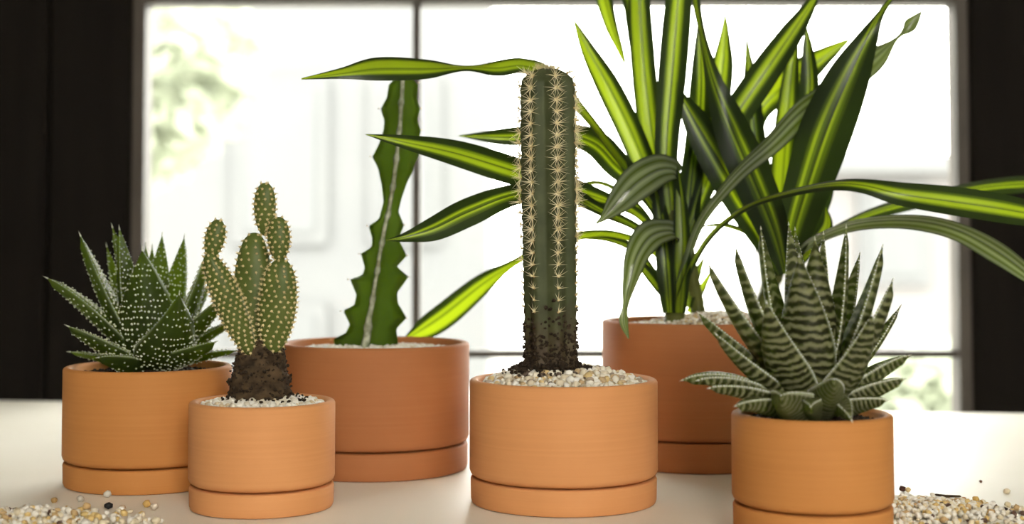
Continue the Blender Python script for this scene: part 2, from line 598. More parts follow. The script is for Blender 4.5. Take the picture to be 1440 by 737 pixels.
def house(name, x0, x1, y, ztop, mat, wins, label):
    o = Vector(((x0 + x1) / 2, y, -1.0))
    h = empty(name, o, label, 'building')
    MB().box((x0, y, -1.0), (x1, y + 4, ztop)).build('wall', mat, h, o, False)
    MB().box((x0 - .15, y - .2, ztop), (x1 + .15, y + 4.2, ztop + .18)).build('roof', M['facade'], h, o, False)
    for a, b, c, d in wins:
        f = MB().box((a, y - .06, c), (b, y - .002, d)).build('window', M['facade'], h, o, False)
        MB().box((a + .1, y - .08, c + .1), (b - .1, y - .062, d - .1)).build('pane', M['facade_window'], f, o, False)
    return h


house('pale_house', -3.9, -.2, 12, 4.2, M['facade'], [(-2.35, -1.55, .2, 1.6), (-1.2, -.6, .2, 1.6), (-2.35, -1.55, -.95, -.3)],
      'pale grey rendered house seen blurred through the left window pane')
house('brick_house', 3.0, 5.6, 14, .9, M['brick_pale'], [(3.4, 4.1, -.2, .8)],
      'low pale pinkish house at the right edge of the window view')


def tree(name, base, trunk_h, rad, n, label, seed, sz=.11):
    rnd = random.Random(seed)
    base = Vector(base)
    t = empty(name, base, label, 'tree' if trunk_h > .5 else 'shrub')
    m = MB()
    m.lathe([(.10, 0), (.075, trunk_h * .5), (.05, trunk_h + rad * .4), (.0, trunk_h + rad * .5)], 8, base, False)
    m.build('trunk', M['bark'], t, base)
    m = MB()
    for i in range(n):
        d = Vector((rnd.gauss(0, 1), rnd.gauss(0, 1), rnd.gauss(0, 1))).normalized() * rad * rnd.random() ** .4
        p = base + Vector((d.x, d.y * .8, trunk_h + rad * .7 + d.z * .8))
        a = Vector((rnd.random() - .5, rnd.random() - .5, rnd.random() - .5)).normalized()
        b = a.orthogonal().normalized()
        c = a.cross(b)
        m.add([p - a * sz, p + b * sz * .45 + c * sz * .1, p + a * sz, p - b * sz * .45 + c * sz * .1], [(0, 1, 2), (0, 2, 3)])
    m.build('foliage', M['foliage'], t, base, False, kind='stuff')
    return t


tree('tree', (-2.35, 7.6, -1.0), 1.5, 1.0, 2600, 'small leafy tree blurred beyond the left window pane', 3)
tree('shrub', (2.2, 7.5, -1.0), .12, .38, 420, 'low green shrub blurred beyond the right window pane', 5, .1)

# ------------------------------------------------------------------ the table
def on_table(x, y):
    p0, p1 = Vector((0, 0, CAMZ)), P(x, y, 1.0)
    d = p1 - p0
    t = -CAMZ / d.z
    return p0 + d * t


bl, br = on_table(0, 563), on_table(1440, 581)
ex = (br - bl).normalized()
ey = Vector((-ex.y, ex.x, 0))
TW, TDp, TT = 1.7, 1.25, .035
tc_ = (bl + br) / 2 - ey * TDp / 2 + ex * .02
rot = Matrix((ex, ey, Vector((0, 0, 1)))).transposed()
tbl = empty('table', (tc_.x, tc_.y, FZ), 'white painted table the potted plants stand on', 'table')


def tb(lo, hi, name):
    m = MB()
    x0, y0, z0 = lo
    x1, y1, z1 = hi
    c = .002
    ring = lambda i, z: [(x0 + i, y0 + i, z), (x1 - i, y0 + i, z), (x1 - i, y1 - i, z), (x0 + i, y1 - i, z)]
    vs = ring(c, z0) + ring(0, z0 + c) + ring(0, z1 - c) + ring(c, z1)
    fs = [(3, 2, 1, 0), (12, 13, 14, 15)]
    for r_ in range(3):
        for k in range(4):
            a, b = r_ * 4 + k, r_ * 4 + (k + 1) % 4
            fs.append((a, b, b + 4, a + 4))
    m.add([rot @ Vector(p) + Vector((tc_.x, tc_.y, 0)) for p in vs], fs)
    return m.build(name, M['table_white'], tbl, (tc_.x, tc_.y, FZ), False)


tb((-TW / 2, -TDp / 2, -TT), (TW / 2, TDp / 2, 0), 'tabletop')
for sx in (-1, 1):
    for sy in (-1, 1):
        cx, cy = sx * (TW / 2 - .07), sy * (TDp / 2 - .07)
        tb((cx - .03, cy - .03, FZ), (cx + .03, cy + .03, -TT), 'leg')
for sy in (-1, 1):
    cy = sy * (TDp / 2 - .07)
    tb((-TW / 2 + .1, cy - .012, -TT - .09), (TW / 2 - .1, cy + .012, -TT), 'apron')


# ------------------------------------------------------------------ pots
def make_pot(root, c, D, H, S, mat, wall_t=.0065, fill=.006):
    """pot standing in its saucer: outer diameter D, rim height H, saucer height S"""
    Ro = D / 2
    Rs = Ro * .988
    g = .0012
    L = .0022
    prof = [(0, .006), (Ro - .012, .006), (Ro - .010, .009), (Ro - .010, S + g), (Ro - .0035, S + g), (Ro - .001, S + g + .0018), (Ro, S + g + .0045),
            (Ro, H - L), (Ro - L * .35, H - L * .35), (Ro - L, H), (Ro - wall_t + L, H), (Ro - wall_t + L * .3, H - L * .3), (Ro - wall_t, H - L), (Ro - wall_t - .002, .02), (0, .018)]
    m = MB().lathe(prof, 112, c, False)
    m.build('pot', mat, root, c, True, autosmooth=50)
    ps = [(0, 0), (Rs - .004, 0), (Rs - .0012, .0008), (Rs - .0003, .003), (Rs, S - .0016), (Rs - .0005, S - .0004), (Rs - .0016, S), (Ro - .0085, S), (Ro - .0088, S - .002), (Ro - .0095, .0055), (0, .0055)]
    MB().lathe(ps, 112, c, False).build('saucer', mat, root, c, True, autosmooth=50)
    return Ro - wall_t - .0006, H - fill


def ground_in_pot(root, c, r, z, mound, mat, name='soil', amp=.0012, bias=(0, 0)):
    m = MB()
    nr, na = 16, 56
    vs, fs = [], []
    zf = lambda q, a: z + mound * (1 - (q / r) ** 2) + (bias[0] * math.cos(a) + bias[1] * math.sin(a)) * (q / r) * (1 - (q / r) ** 3)
    for i in range(nr + 1):
        q = r * i / nr
        for k in range(na):
            a = 2 * math.pi * k / na
            p = Vector((q * math.cos(a), q * math.sin(a), zf(q, a)))
            p.z += amp * noise.noise(p * 160)
            vs.append(c + p)
    for i in range(nr):
        for k in range(na):
            l = (k + 1) % na
            fs.append((i * na + k, (i + 1) * na + k, (i + 1) * na + l, i * na + l))
    m.add(vs, fs)
    m.build(name, mat, root, c)
    return zf


PEB = []
for i in range(8):
    rnd = random.Random(100 + i)
    m = MB()
    m.blob((0, 0, 0), (1, rnd.uniform(.7, .95), rnd.uniform(.55, .8)), 300 + i, Matrix.Identity(3), 2)
    PEB.append(m)


def pebble_meshes(mat):
    out = []
    for m in PEB:
        o = m.build('pebble', mat)
        me = o.data
        bpy.data.objects.remove(o)
        out.append(me)
    return out


def scatter(r, n, dmin, rnd, rin=0, tries=12000):
    pts = []
    for _ in range(tries):
        if len(pts) >= n: break
        a, q = rnd.random() * 2 * math.pi, math.sqrt(rnd.random()) * r
        if q < rin: continue
        x, y = q * math.cos(a), q * math.sin(a)
        if all((x - u) ** 2 + (y - v) ** 2 > dmin * dmin for u, v in pts): pts.append((x, y))
    return pts


def pebbles(root, c, r, zf, n, size, meshes, seed, rin=0):
    """loose top dressing: every pebble its own part of the potted plant"""
    rnd = random.Random(seed)
    for x, y in scatter(r - size * .9, n, size * 1.35, rnd, rin):
        o = bpy.data.objects.new('pebble', rnd.choice(meshes))
        col.objects.link(o)
        o.parent = root
        s = size * rnd.uniform(.7, 1.2)
        o.scale = (s, s, s)
        o.rotation_euler = (rnd.uniform(-.6, .6), rnd.uniform(-.6, .6), rnd.random() * 6.28)
        o.location = (x, y, zf(math.hypot(x, y), math.atan2(y, x)) + s * .28)


def gravel_stuff(root, c, r, zf, n, size, mat, seed, rin=0, name='gravel'):
    rnd = random.Random(seed)
    m = MB()
    for i, (x, y) in enumerate(scatter(r - size, n, size * 1.1, rnd, rin, 25000)):
        s = size * rnd.uniform(.6, 1.2)
        z = zf(math.hypot(x, y), math.atan2(y, x))
        m.blob(c + Vector((x, y, z + s * .2)), (s, s * .85, s * .7), seed * 1000 + i)
    return m.build(name, mat, root, c, True, kind='stuff')


def crumbs(root, c, pts, mat, seed, name='soil_crumbs', size=(.0007, .0019)):
    rnd = random.Random(seed)
    m = MB()
    for i, p in enumerate(pts):
        s = rnd.uniform(*size)
        m.blob(p, (s, s * .8, s * .7), seed * 777 + i)
    return m.build(name, mat, root, c, False, kind='stuff')


def potted(name, x, d, label, cat='potted plant'):
    c = Vector((P(x, YH, d).x, d, 0))
    return empty(name, c, label, cat), c


# ------------------------------------------------------------------ leaves
def strap(root, org, pts, mat, fold=.22, n=30, nw=8, name='leaf', flip=False):
    """long thin blade; pts = (x, y, depth, width, roll) along its mid line, V-folded across"""
    q = [(*P(x, y, d), wd * d / F, R(ro)) for x, y, d, wd, ro in pts]
    S = catmull(q, n)
    C = [Vector(s[:3]) for s in S]
    vs, fs, uv = [], [], []
    prev = None
    for i in range(n + 1):
        T = (C[min(i + 1, n)] - C[max(i - 1, 0)]).normalized()
        V = (C[i] - Vector((0, 0, CAMZ))).normalized()
        s0 = T.cross(V)
        if s0.length < .12 and prev: s0 = prev
        s0 = s0.normalized()
        if prev and s0.dot(prev) < -.3: s0 = -s0
        prev = s0
        nn = T.cross(s0).normalized()
        ro, wd = S[i][4], max(S[i][3], .0002)
        side = s0 * math.cos(ro) + nn * math.sin(ro)
        nr = T.cross(side).normalized()
        for k in range(nw + 1):
            u = -1 + 2 * k / nw
            off = fold * (abs(u) ** 1.5) * wd * .5
            vs.append(C[i] + side * (u * wd * .5) + nr * off)
            uv.append((1 - k / nw if flip else k / nw, i / n))
    for i in range(n):
        for k in range(nw):
            a = i * (nw + 1) + k
            fs.append((a, a + 1, a + nw + 2, a + nw + 1))
    return MB().add(vs, fs, uv).build(name, mat, root, org)


def fleshy_leaf(root, org, base, tip, ctrl, W, thick, mat, teeth=16, tub=None, awn=.006, seed=0, tooth_l=.0016, roll=0, tooth_r=.0005, peak=.34, full=1.7, name='leaf'):
    """thick succulent leaf: a curved spindle, flat above and rounded below, with pale marginal teeth"""
    n, na = 22, 14
    rnd = random.Random(seed)
    base, tip, ctrl = Vector(base), Vector(tip), Vector(ctrl)
    cen, wid = [], []
    for i in range(n + 1):
        t = i / n
        cen.append(base * (1 - t) ** 2 + ctrl * 2 * t * (1 - t) + tip * t * t)
        if t < peak:
            e = t / peak
            wv = .72 + .28 * math.sin(e * math.pi / 2)
        else:
            e = (t - peak) / (1 - peak)
            wv = (1 - e ** full) * (1 - .10 * e)
        wid.append(max(W * wv, W * .012))
    rad = tip - base
    rad.z = 0
    if rad.length < .004: rad = Vector((0, -1, 0))
    sidew = Vector((0, 0, 1)).cross(rad).normalized()
    frames = []
    for i in range(n + 1):
        T = (cen[min(i + 1, n)] - cen[max(i - 1, 0)]).normalized()
        s = (sidew - T * sidew.dot(T)).normalized()
        if roll: s = Matrix.Rotation(R(roll), 3, T) @ s
        frames.append((T, s, T.cross(s).normalized()))     # third = upper face normal (towards the heart)

    def surf(i, a):
        T, s, u = frames[i]
        x = math.cos(a)
        y = math.sin(a)
        th = thick * (.35 + .65 * wid[i] / W) * min(1, wid[i] / (W * .2))
        up = y * th * .30 - .10 * th * (1 - x * x) if y > 0 else y * th * .85
        return cen[i] + s * x * wid[i] * .5 + u * (up + abs(x) ** 2 * th * .18)
    vs, fs, uv = [], [], []
    for i in range(n + 1):
        for k in range(na):
            a = 2 * math.pi * k / na
            vs.append(surf(i, a))
            uv.append((.5 + .5 * math.cos(a), i / n + .018 * abs(math.cos(a))))
    for i in range(n):
        for k in range(na):
            l = (k + 1) % na
            fs.append((i * na + k, i * na + l, (i + 1) * na + l, (i + 1) * na + k))
    fs.append(tuple(range(na - 1, -1, -1)))
    fs.append(tuple(n * na + k for k in range(na)))
    leaf = MB().add(vs, fs, uv).build(name, mat, root, org)
    m = MB()
    for sgn in (0, math.pi):
        for k in range(teeth):
            t = .12 + .86 * (k + rnd.uniform(-.2, .2)) / teeth
            f = max(0, min(n - 1.001, t * n))
            i = int(f)
            p = surf(i, sgn).lerp(surf(i + 1, sgn), f - i)
            T, s, u = frames[i]
            d = s * (1 if sgn == 0 else -1) + T * .45 + u * .15
            m.spike(p - d * .0004, d, tooth_l * rnd.uniform(.7, 1.2), tooth_r, 4)
    if awn: m.spike(cen[n] - frames[n][0] * .001, frames[n][0], awn, .0007, 5)
    if m.v: m.build('teeth', M['tooth'], leaf, org, True, kind='stuff')
    if tub:
        m = MB()
        rows = max(6, int((tip - base).length / .0056))
        for rI in range(rows):
            t = .16 + .8 * rI / rows
            ii = min(n - 1, int(t * n))
            for face, a0, a1 in ((-1, math.pi * 1.06, math.pi * 1.94), (1, math.pi * .1, math.pi * .9)):
                cnt = max(2, int((wid[ii] / .0027)))
                for k in range(cnt):
                    if rnd.random() < .20: continue
                    x = -1 + 2 * (k + .5 + rnd.uniform(-.3, .3)) / cnt
                    a = math.acos(max(-.96, min(.96, x)))
                    if face < 0: a = -a
                    f = max(0, min(n - 1.01, (t + rnd.uniform(-.010, .010) - .03 * abs(x)) * n))
                    i = int(f)
                    p = surf(i, a).lerp(surf(i + 1, a), f - i)
                    T, s, u = frames[i]
                    nr = (u * math.sin(a) + s * math.cos(a) * .35).normalized()
                    sz = rnd.uniform(.0007, .0011) * (.8 + .4 * (1 - t))
                    m.bump(p + nr * (.0004 if face < 0 else .0008), nr, sz, sz * .7, 5)
        if m.v: m.build('spots', M['tubercle'], leaf, org, True, kind='stuff')
    return leaf


def rosette(root, c, z, bx, depth, leaves, mat, tub, seed, r0=.006, wk=1.18, **kw):
    """leaves = (tip x, tip y, depth offset, width px, sideways/upward bow in px (bx, by)[, roll])"""
    for i, L in enumerate(leaves):
        tx, ty, dd, wpx, bxp, byp = L[:6]
        roll = L[6] if len(L) > 6 else 0
        tip = P(tx, ty, depth + dd)
        h = Vector((tip.x - c.x, tip.y - c.y, 0))
        rad = h.normalized() if h.length > .002 else Vector((0, -1, 0))
        low = max(0.0, min(1.0, (ty - (YH + 60)) / 120))
        base = c + Vector((0, 0, z - .002)) + rad * r0 + Vector((0, 0, .010 * (1 - low)))
        mid = (base + tip) / 2
        px = depth / F
        ctrl = mid + Vector((bxp * px, 0, -byp * px))
        W = wpx * px * wk
        fleshy_leaf(root, c, base, tip, ctrl, W, W * (.52 if ty > 495 else .30) + .002, mat, tub=tub, seed=seed + i, roll=roll, **kw)


# ================================================================== 1. spotted aloe (left)
root, c = potted('potted_aloe', 211, 1.1515, 'dark green white-spotted aloe in a wide terracotta pot at the far left', 'potted plant')
r, z = make_pot(root, c, .1324, .0933, .0185, M['terracotta_gold'], fill=.007)
zf = ground_in_pot(root, c, r, z, .004, M['soil'])
gravel_stuff(root, c, r, zf, 420, .0016, M['soil'], 11, name='soil_lumps')
ALOE1 = [
    (98, 495, .030, 20, 0, -4), (150, 346, .050, 24, -8, 6), (205, 345, .060, 26, 0, 4), (214, 347, .055, 26, 0, 4), (228, 331, .045, 36, 4, 0), (259, 334, .040, 42, 10, 6),
    (158, 319, .022, 30, 6, 4), (289, 358, .010, 50, 14, 10), (293, 400, .030, 34, 10, 0), (168, 322, .012, 44, -2, 6), (113, 331, -.004, 42, -6, -2), (66, 391, -.012, 42, -6, -26),
    (316, 414, -.012, 48, 6, 6), (327, 452, .022, 36, 4, -6), (200, 352, -.020, 70, 4, 6), (96, 459, -.034, 38, -10, -6), (303, 481, -.040, 44, 6, -2), (332, 493, -.016, 24, 0, -6),
    (252, 414, -.044, 72, 16, 30), (138, 503, -.050, 30, 0, -10)]
rosette(root, c, z + .006, 215, 1.1515, ALOE1, M['aloe_dark'], 15, 40, teeth=22, awn=.005)

# ================================================================== 2. prickly pear
root, c = potted('potted_prickly_pear', 371, 1.044, 'small bunny-ear prickly pear in the smaller terracotta pot with white pebbles', 'potted plant')
r, z = make_pot(root, c, .1054, .0772, .0170, M['terracotta_warm'], fill=.0045)
zf = ground_in_pot(root, c, r, z, .006, M['grit'], 'grit')
PW = pebble_meshes(M['pebble_white'])
PM = pebble_meshes(M['pebble_mixed'])
gravel_stuff(root, c, r, zf, 520, .0017, M['gravel_white'], 21, .018)
pebbles(root, c, r, zf, 180, .0029, PW, 22, .020)


def pad(root, org, x0, y0, x1, y1, hw, depth, d1, thick, name='pad', spacing=8.5, mat=None, pw=1.22, seed=1, yaw=0):
    """cactus joint from its base pixel to its tip pixel, hw half width in px, studded with bristle tufts"""
    rnd = random.Random(seed)
    A, B = P(x0, y0, depth), P(x1, y1, d1)
    L = (B - A).length
    T = (B - A).normalized()
    s = T.cross(Vector((0, 1, 0))).normalized()
    u = T.cross(s).normalized()
    if yaw:
        Mx = Matrix.Rotation(R(yaw), 3, T)
        s, u = Mx @ s, Mx @ u
    Wd = hw * depth / F
    Th = Wd * thick

    def pt(v, a):
        vv = min(1, max(0, v)) ** pw
        rr = math.sqrt(max(0, 1 - (2 * vv - 1) ** 2)) ** .92
        return A + T * (v * L) + s * math.cos(a) * Wd * rr + u * math.sin(a) * Th * rr
    n, na = 22, 26
    vs, fs = [], []
    for i in range(n + 1):
        v = .5 - .5 * math.cos(math.pi * i / n)
        for k in range(na):
            vs.append(pt(v, 2 * math.pi * k / na))
    for i in range(n):
        for k in range(na):
            l = (k + 1) % na
            fs.append((i * na + k, i * na + l, (i + 1) * na + l, (i + 1) * na + k))
    o = MB().add(vs, fs).build(name, mat or M['pad'], root, org)
    m = MB()
    sp = spacing * depth / F
    rows = max(3, int(L / (sp * .82)))
    for i in range(rows + 1):
        v = .03 + .95 * i / rows
        e = .001
        rr = (pt(v, 0) - pt(v, math.pi)).length / 2
        per = math.pi * (rr + rr * thick)
        cnt = max(3, int(per / sp + .5))
        for k in range(cnt):
            a = 2 * math.pi * (k + .5 * (i % 2) + rnd.uniform(-.08, .08)) / cnt
            p = pt(v, a)
            du = pt(min(.999, v + .01), a) - pt(max(.001, v - .01), a)
            da = pt(v, a + .05) - pt(v, a - .05)
            nr = da.cross(du)
            if nr.length < 1e-12: nr = T
            nr.normalize()
            if nr.dot(p - (A + B) / 2) < 0: nr = -nr
            m.bump(p, nr, .00115, .0010, 5)
            for q in range(7):
                d = nr * 1.0 + Vector((rnd.gauss(0, .55), rnd.gauss(0, .55), rnd.gauss(0, .55)))
                m.spike(p + nr * .0003, d, rnd.uniform(.0016, .0030), .00024)
    m.build('bristle_tufts', M['tuft'], o, org, False, kind='stuff')
    return o


d0 = 1.044
pad(root, c, 352, 505, 358, 327, 27, d0 + .006, d0 + .010, .62, pw=1.15, seed=1, spacing=11)
pad(root, c, 372, 332, 373, 257, 15.5, d0 + .008, d0 + .006, .62, seed=2)
pad(root, c, 384, 497, 396, 364, 26.5, d0 - .010, d0 - .014, .5, seed=3, spacing=9, pw=1.12)
pad(root, c, 393, 370, 391, 305, 16, d0 - .013, d0 - .012, .6, seed=4)
pad(root, c, 354, 500, 292, 356, 20, d0 - .010, d0 - .024, .75, pw=1.1, seed=5, spacing=8.5)
pad(root, c, 295, 366, 308, 309, 14, d0 - .021, d0 - .020, .62, seed=6)

st = MB()
nl, na = 26, 40
A, B = P(366, 562, d0), P(366, 478, d0)
vs, fs = [], []
for i in range(nl + 1):
    t = i / nl
    hw = (43 - 16 * t ** 1.4) * d0 / F * (1 if t < .9 else 1 - (t - .9) * 4)
    for k in range(na):
        a = 2 * math.pi * k / na
        p = A.lerp(B, t) + Vector((math.cos(a) * hw, math.sin(a) * hw * .8, 0))
        nz_ = noise.noise(p * 130) * .0035 + noise.noise(p * 420) * .0016
        vs.append(p + Vector((math.cos(a), math.sin(a), 0)) * nz_)
for i in range(nl):
    for k in range(na):
        l = (k + 1) % na
        fs.append((i * na + k, i * na + l, (i + 1) * na + l, (i + 1) * na + k))
fs.append(tuple(nl * na + k for k in range(na)))
stump = st.add(vs, fs).build('woody_base', M['cork'], root, c, label='dark brown corky base of the cactus')
rnd = random.Random(5)
cp = [rnd.choice(vs) + Vector((rnd.gauss(0, .0008), rnd.gauss(0, .0008), rnd.gauss(0, .001))) for _ in range(520)]
for _ in range(60):
    cp.append(P(rnd.gauss(364, 24), rnd.uniform(430, 495), d0 - .022 + rnd.gauss(0, .004)))
cp2 = []
for _ in range(70):
    a, q = rnd.random() * 6.28, rnd.uniform(.02, .034)
    cp2.append(c + Vector((q * math.cos(a), q * math.sin(a), zf(q, a) + .003)))
crumbs(root, c, cp[:520] + cp2, M['soil'], 9)

# ================================================================== 3. three-winged cactus at the back
root, c = potted('potted_winged_cactus', 527.5, 1.226, 'tall three-winged cactus with wavy margins in the wide terracotta pot behind', 'potted plant')
r, z = make_pot(root, c, .1624, .107, .0225, M['terracotta_shaded'], .0075, .008)
zf = ground_in_pot(root, c, r, z, .004, M['grit'], 'grit')
gravel_stuff(root, c, r, zf, 900, .0024, M['gravel_white'], 31)
dd = 1.226
cv = lambda L: [(400 + a / 1.676, 60 + b / 1.675) for a, b in L]
LEFT = cv([(262, 60), (245, 95), (240, 128), (225, 155), (234, 182), (232, 205), (222, 235), (205, 268), (219, 295), (228, 335), (233, 375), (222, 415), (197, 432), (206, 462), (204, 482), (178, 497), (188, 530), (182, 548), (152, 558), (168, 595), (162, 620), (135, 632), (152, 665), (142, 685), (112, 700), (120, 730)])
RIGHT = cv([(300, 60), (314, 95), (311, 130), (320, 155), (312, 180), (321, 206), (314, 235), (318, 262), (305, 285), (300, 305), (288, 330), (276, 365), (268, 398), (281, 430), (268, 462), (287, 502), (264, 528), (291, 552), (264, 590), (266, 615), (286, 650), (262, 675), (264, 700), (266, 730)])
MIDL = cv([(281, 60), (280, 95), (275, 190), (265, 290), (250, 380), (232, 470), (218, 560), (205, 640), (192, 730)])


def at_y(L, y):
    for (xa, ya), (xb, yb_) in zip(L, L[1:]):
        if ya <= y <= yb_:
            return xa + (xb - xa) * (y - ya) / max(1e-6, yb_ - ya)
    return L[-1][0] if y > L[-1][1] else L[0][0]


n = 110
ytop, ybot = 97, 494
vs, fs = [], []
fr_pts = []
CS = [(-1, 0.0), (-.62, -.115), (-.3, -.16), (-.1, -.3), (-.045, -.62), (0, -.74), (.045, -.62), (.1, -.3), (.3, -.16), (.62, -.115), (1, 0), (.62, .125), (.3, .2), (0, .26), (-.3, .2), (-.62, .125)]
for i in range(n + 1):
    t = i / n
    y = ytop + (ybot - ytop) * t
    xm, xl, xr = at_y(MIDL, y), at_y(LEFT, y), at_y(RIGHT, y)
    px = dd / F
    ax = P(xm, y, dd)
    wl, wr = (xm - xl) * px, (xr - xm) * px
    wavef = .85 + .15 * math.sin(t * 58)
    k = min(1, t * 14 + .25)
    wm = .5 * (wl + wr)
    for u, v in CS:
        off = Vector(((wl if u < 0 else wr) * u * (k if i else .5), wm * v * (wavef if v < -.5 else 1) * 1.0 + abs(u) ** 1.5 * wm * .35, 0))
        vs.append(ax + off)
    fr_pts.append(vs[-len(CS) + 5].copy())
m_ = len(CS)
for i in range(n):
    for k in range(m_):
        l = (k + 1) % m_
        fs.append((i * m_ + k, (i + 1) * m_ + k, (i + 1) * m_ + l, i * m_ + l))
fs.append(tuple(range(m_)))
stem = MB().add(vs, fs).build('stem', M['stem_green'], root, c)
m = MB()
rb = []
for i, p in enumerate(fr_pts):
    wv = .0017 + .0010 * max(0, math.sin(i * .58)) ** 3 + .0022 * max(0, (i / n - .8) / .2)
    for k in range(6):
        a = 2 * math.pi * k / 6
        rb.append(p + Vector((math.cos(a) * wv, math.sin(a) * wv * .8 + .0003, 0)))
fs = []
for i in range(n):
    for k in range(6):
        l = (k + 1) % 6
        fs.append((i * 6 + k, (i + 1) * 6 + k, (i + 1) * 6 + l, i * 6 + l))
m.add(rb, fs).build('rib_edge', M['rib_pale'], stem, c, label='pale corky edge of the front wing')
m = MB()
for L_, sg in ((LEFT, -1), (RIGHT, 1)):
    for i in range(1, len(L_) - 1):
        if sg * (L_[i][0] - L_[i - 1][0]) > 0 and sg * (L_[i][0] - L_[i + 1][0]) > 0 and L_[i][1] < 490:
            xm = at_y(MIDL, L_[i][1])
            p = P(L_[i][0], L_[i][1], dd + abs(L_[i][0] - xm) * dd / F * .33)
            for q in range(3):
                m.spike(p, (sg, random.uniform(-.7, .7), random.uniform(-.4, .7)), .0022, .00045, 4)
m.build('thorns', M['areole'], stem, c, kind='stuff')

# ================================================================== 4. column cactus in the middle
root, c = potted('potted_column_cactus', 792, 1.067, 'tall spiny column cactus in the wide terracotta pot at the centre front', 'potted plant')
r, z = make_pot(root, c, .140, .0908, .0190, M['terracotta_warm'], fill=.005)
zf = ground_in_pot(root, c, r, z, .0135, M['grit'], 'grit')
gravel_stuff(root, c, r, zf, 900, .0017, M['gravel_mixed'], 41, .022)
pebbles(root, c, r, zf, 250, .0031, PM, 42, .024)
dc = 1.067
A, B = P(776, 536, dc), P(770.5, 96, dc)
Ht = (B - A).length
NR = 7
PH = R(-90 + 14)
na = NR * 14
nl = 150
spacing = .0087


def crad(t):
    pxr = 36.5 + 3.0 * math.sin(min(1, t / .75) * math.pi * .5) + (1.5 if t < .06 else 0)
    rr = pxr * dc / F
    h = (1 - t) * Ht
    hd = .016
    if h < hd: rr *= math.sqrt(max(0, 1 - ((hd - h) / hd) ** 2.3))
    return rr


def cpt(t, a):
    ph = (a - PH) * NR
    sc = .5 + .5 * math.cos(ph)
    rr = crad(t)
    depth = .19 * min(1, t * 8 + .35) + .25 * max(0, 1 - (1 - t) * Ht / .012)
    notch = .022 * (sc ** 6) * math.cos(2 * math.pi * t * Ht / spacing)
    k = 1 - depth * (1 - sc ** .8) + notch
    return A.lerp(B, t) + Vector((math.cos(a) * rr * k, math.sin(a) * rr * k, 0))


vs, fs = [], []
for i in range(nl + 1):
    t = i / nl
    t = 1 - (1 - t) ** 1.25
    for k in range(na):
        vs.append(cpt(t, 2 * math.pi * k / na))
for i in range(nl):
    for k in range(na):
        l = (k + 1) % na
        fs.append((i * na + k, i * na + l, (i + 1) * na + l, (i + 1) * na + k))
fs.append(tuple(nl * na + k for k in range(na)))
stem = MB().add(vs, fs).build('stem', M['column'], root, c)
ms, ma = MB(), MB()
rnd = random.Random(77)
cnt = int(Ht / spacing)
for rb_ in range(NR):
    a = PH + 2 * math.pi * rb_ / NR
    out = Vector((math.cos(a), math.sin(a), 0))
    tg = Vector((-math.sin(a), math.cos(a), 0))
    for j in range(6, cnt + 1):
        h = (j + (rb_ % 2) * 0.4) * spacing
        t = h / Ht
        if t > .992: continue
        p = cpt(t, a)
        up = max(0, 1 - (1 - t) * Ht / .016)
        nr = (out * (1 - up * .8) + Vector((0, 0, up))).normalized()
        low = min(1, max(.25, (j - 5) / 9))
        ma.bump(p, nr, .0010, .0010, 6)
        for q in range(int(13 * low) + 2):
            an = 2 * math.pi * (q + rnd.random() * .6) / 13
            el = rnd.uniform(.15, .75)
            zt = Vector((0, 0, 1)) if up < .5 else -out
            d = (tg * math.cos(an) + zt * math.sin(an)) * math.cos(el) + nr * math.sin(el)
            ms.spike(p + nr * .0006, d, rnd.uniform(.0065, .0112) * (.7 + .3 * low), .00038)
        for q in range(3):
            d = nr + Vector((rnd.gauss(0, .25), rnd.gauss(0, .25), rnd.gauss(0, .3)))
            ms.spike(p + nr * .0006, d, rnd.uniform(.007, .0115) * low, .00042)
for q in range(150):
    a = rnd.random() * 6.28
    t = 1 - .008 * rnd.random()
    p = cpt(t, a)
    ms.spike(p, (math.cos(a) * .6 + rnd.gauss(0, .3), math.sin(a) * .6 + rnd.gauss(0, .3), 1), rnd.uniform(.004, .008), .0003)
ms.build('spines', M['spine'], stem, c, False, kind='stuff')
ma.build('areoles', M['areole'], stem, c, True, kind='stuff')
cp = []
for _ in range(900):
    a = rnd.random() * 6.28
    t = .02 + abs(rnd.gauss(0, .085))
    if t > .27: continue
    p = cpt(t, a)
    cp.append(p + Vector((math.cos(a), math.sin(a), 0)) * rnd.uniform(-.0003, .0010))
for _ in range(420):
    a, q = rnd.random() * 6.28, .019 + abs(rnd.gauss(0, .008))
    cp.append(c + Vector((P(776, 530, dc).x - c.x, 0, 0)) + Vector((q * math.cos(a), q * math.sin(a), zf(q, a) + rnd.uniform(.0008, .006) * max(.3, 1 - (q - .019) / .02))))
crumbs(root, c, cp, M['soil'], 19, size=(.0007, .0021))

# ================================================================== 5. dracaena at the back
root, c = potted('potted_dracaena', 977, 1.267, 'tall striped dracaena with long strap leaves in the large terracotta pot at the back', 'potted plant')
r, z = make_pot(root, c, .165, .124, .0250, M['terracotta_shaded'], .0075, .006)
zf = ground_in_pot(root, c, r, z, .010, M['sand'], 'sand', .003, (.010, .0))
gravel_stuff(root, c, r, zf, 900, .0022, M['gravel_mixed'], 51)
D0 = 1.25


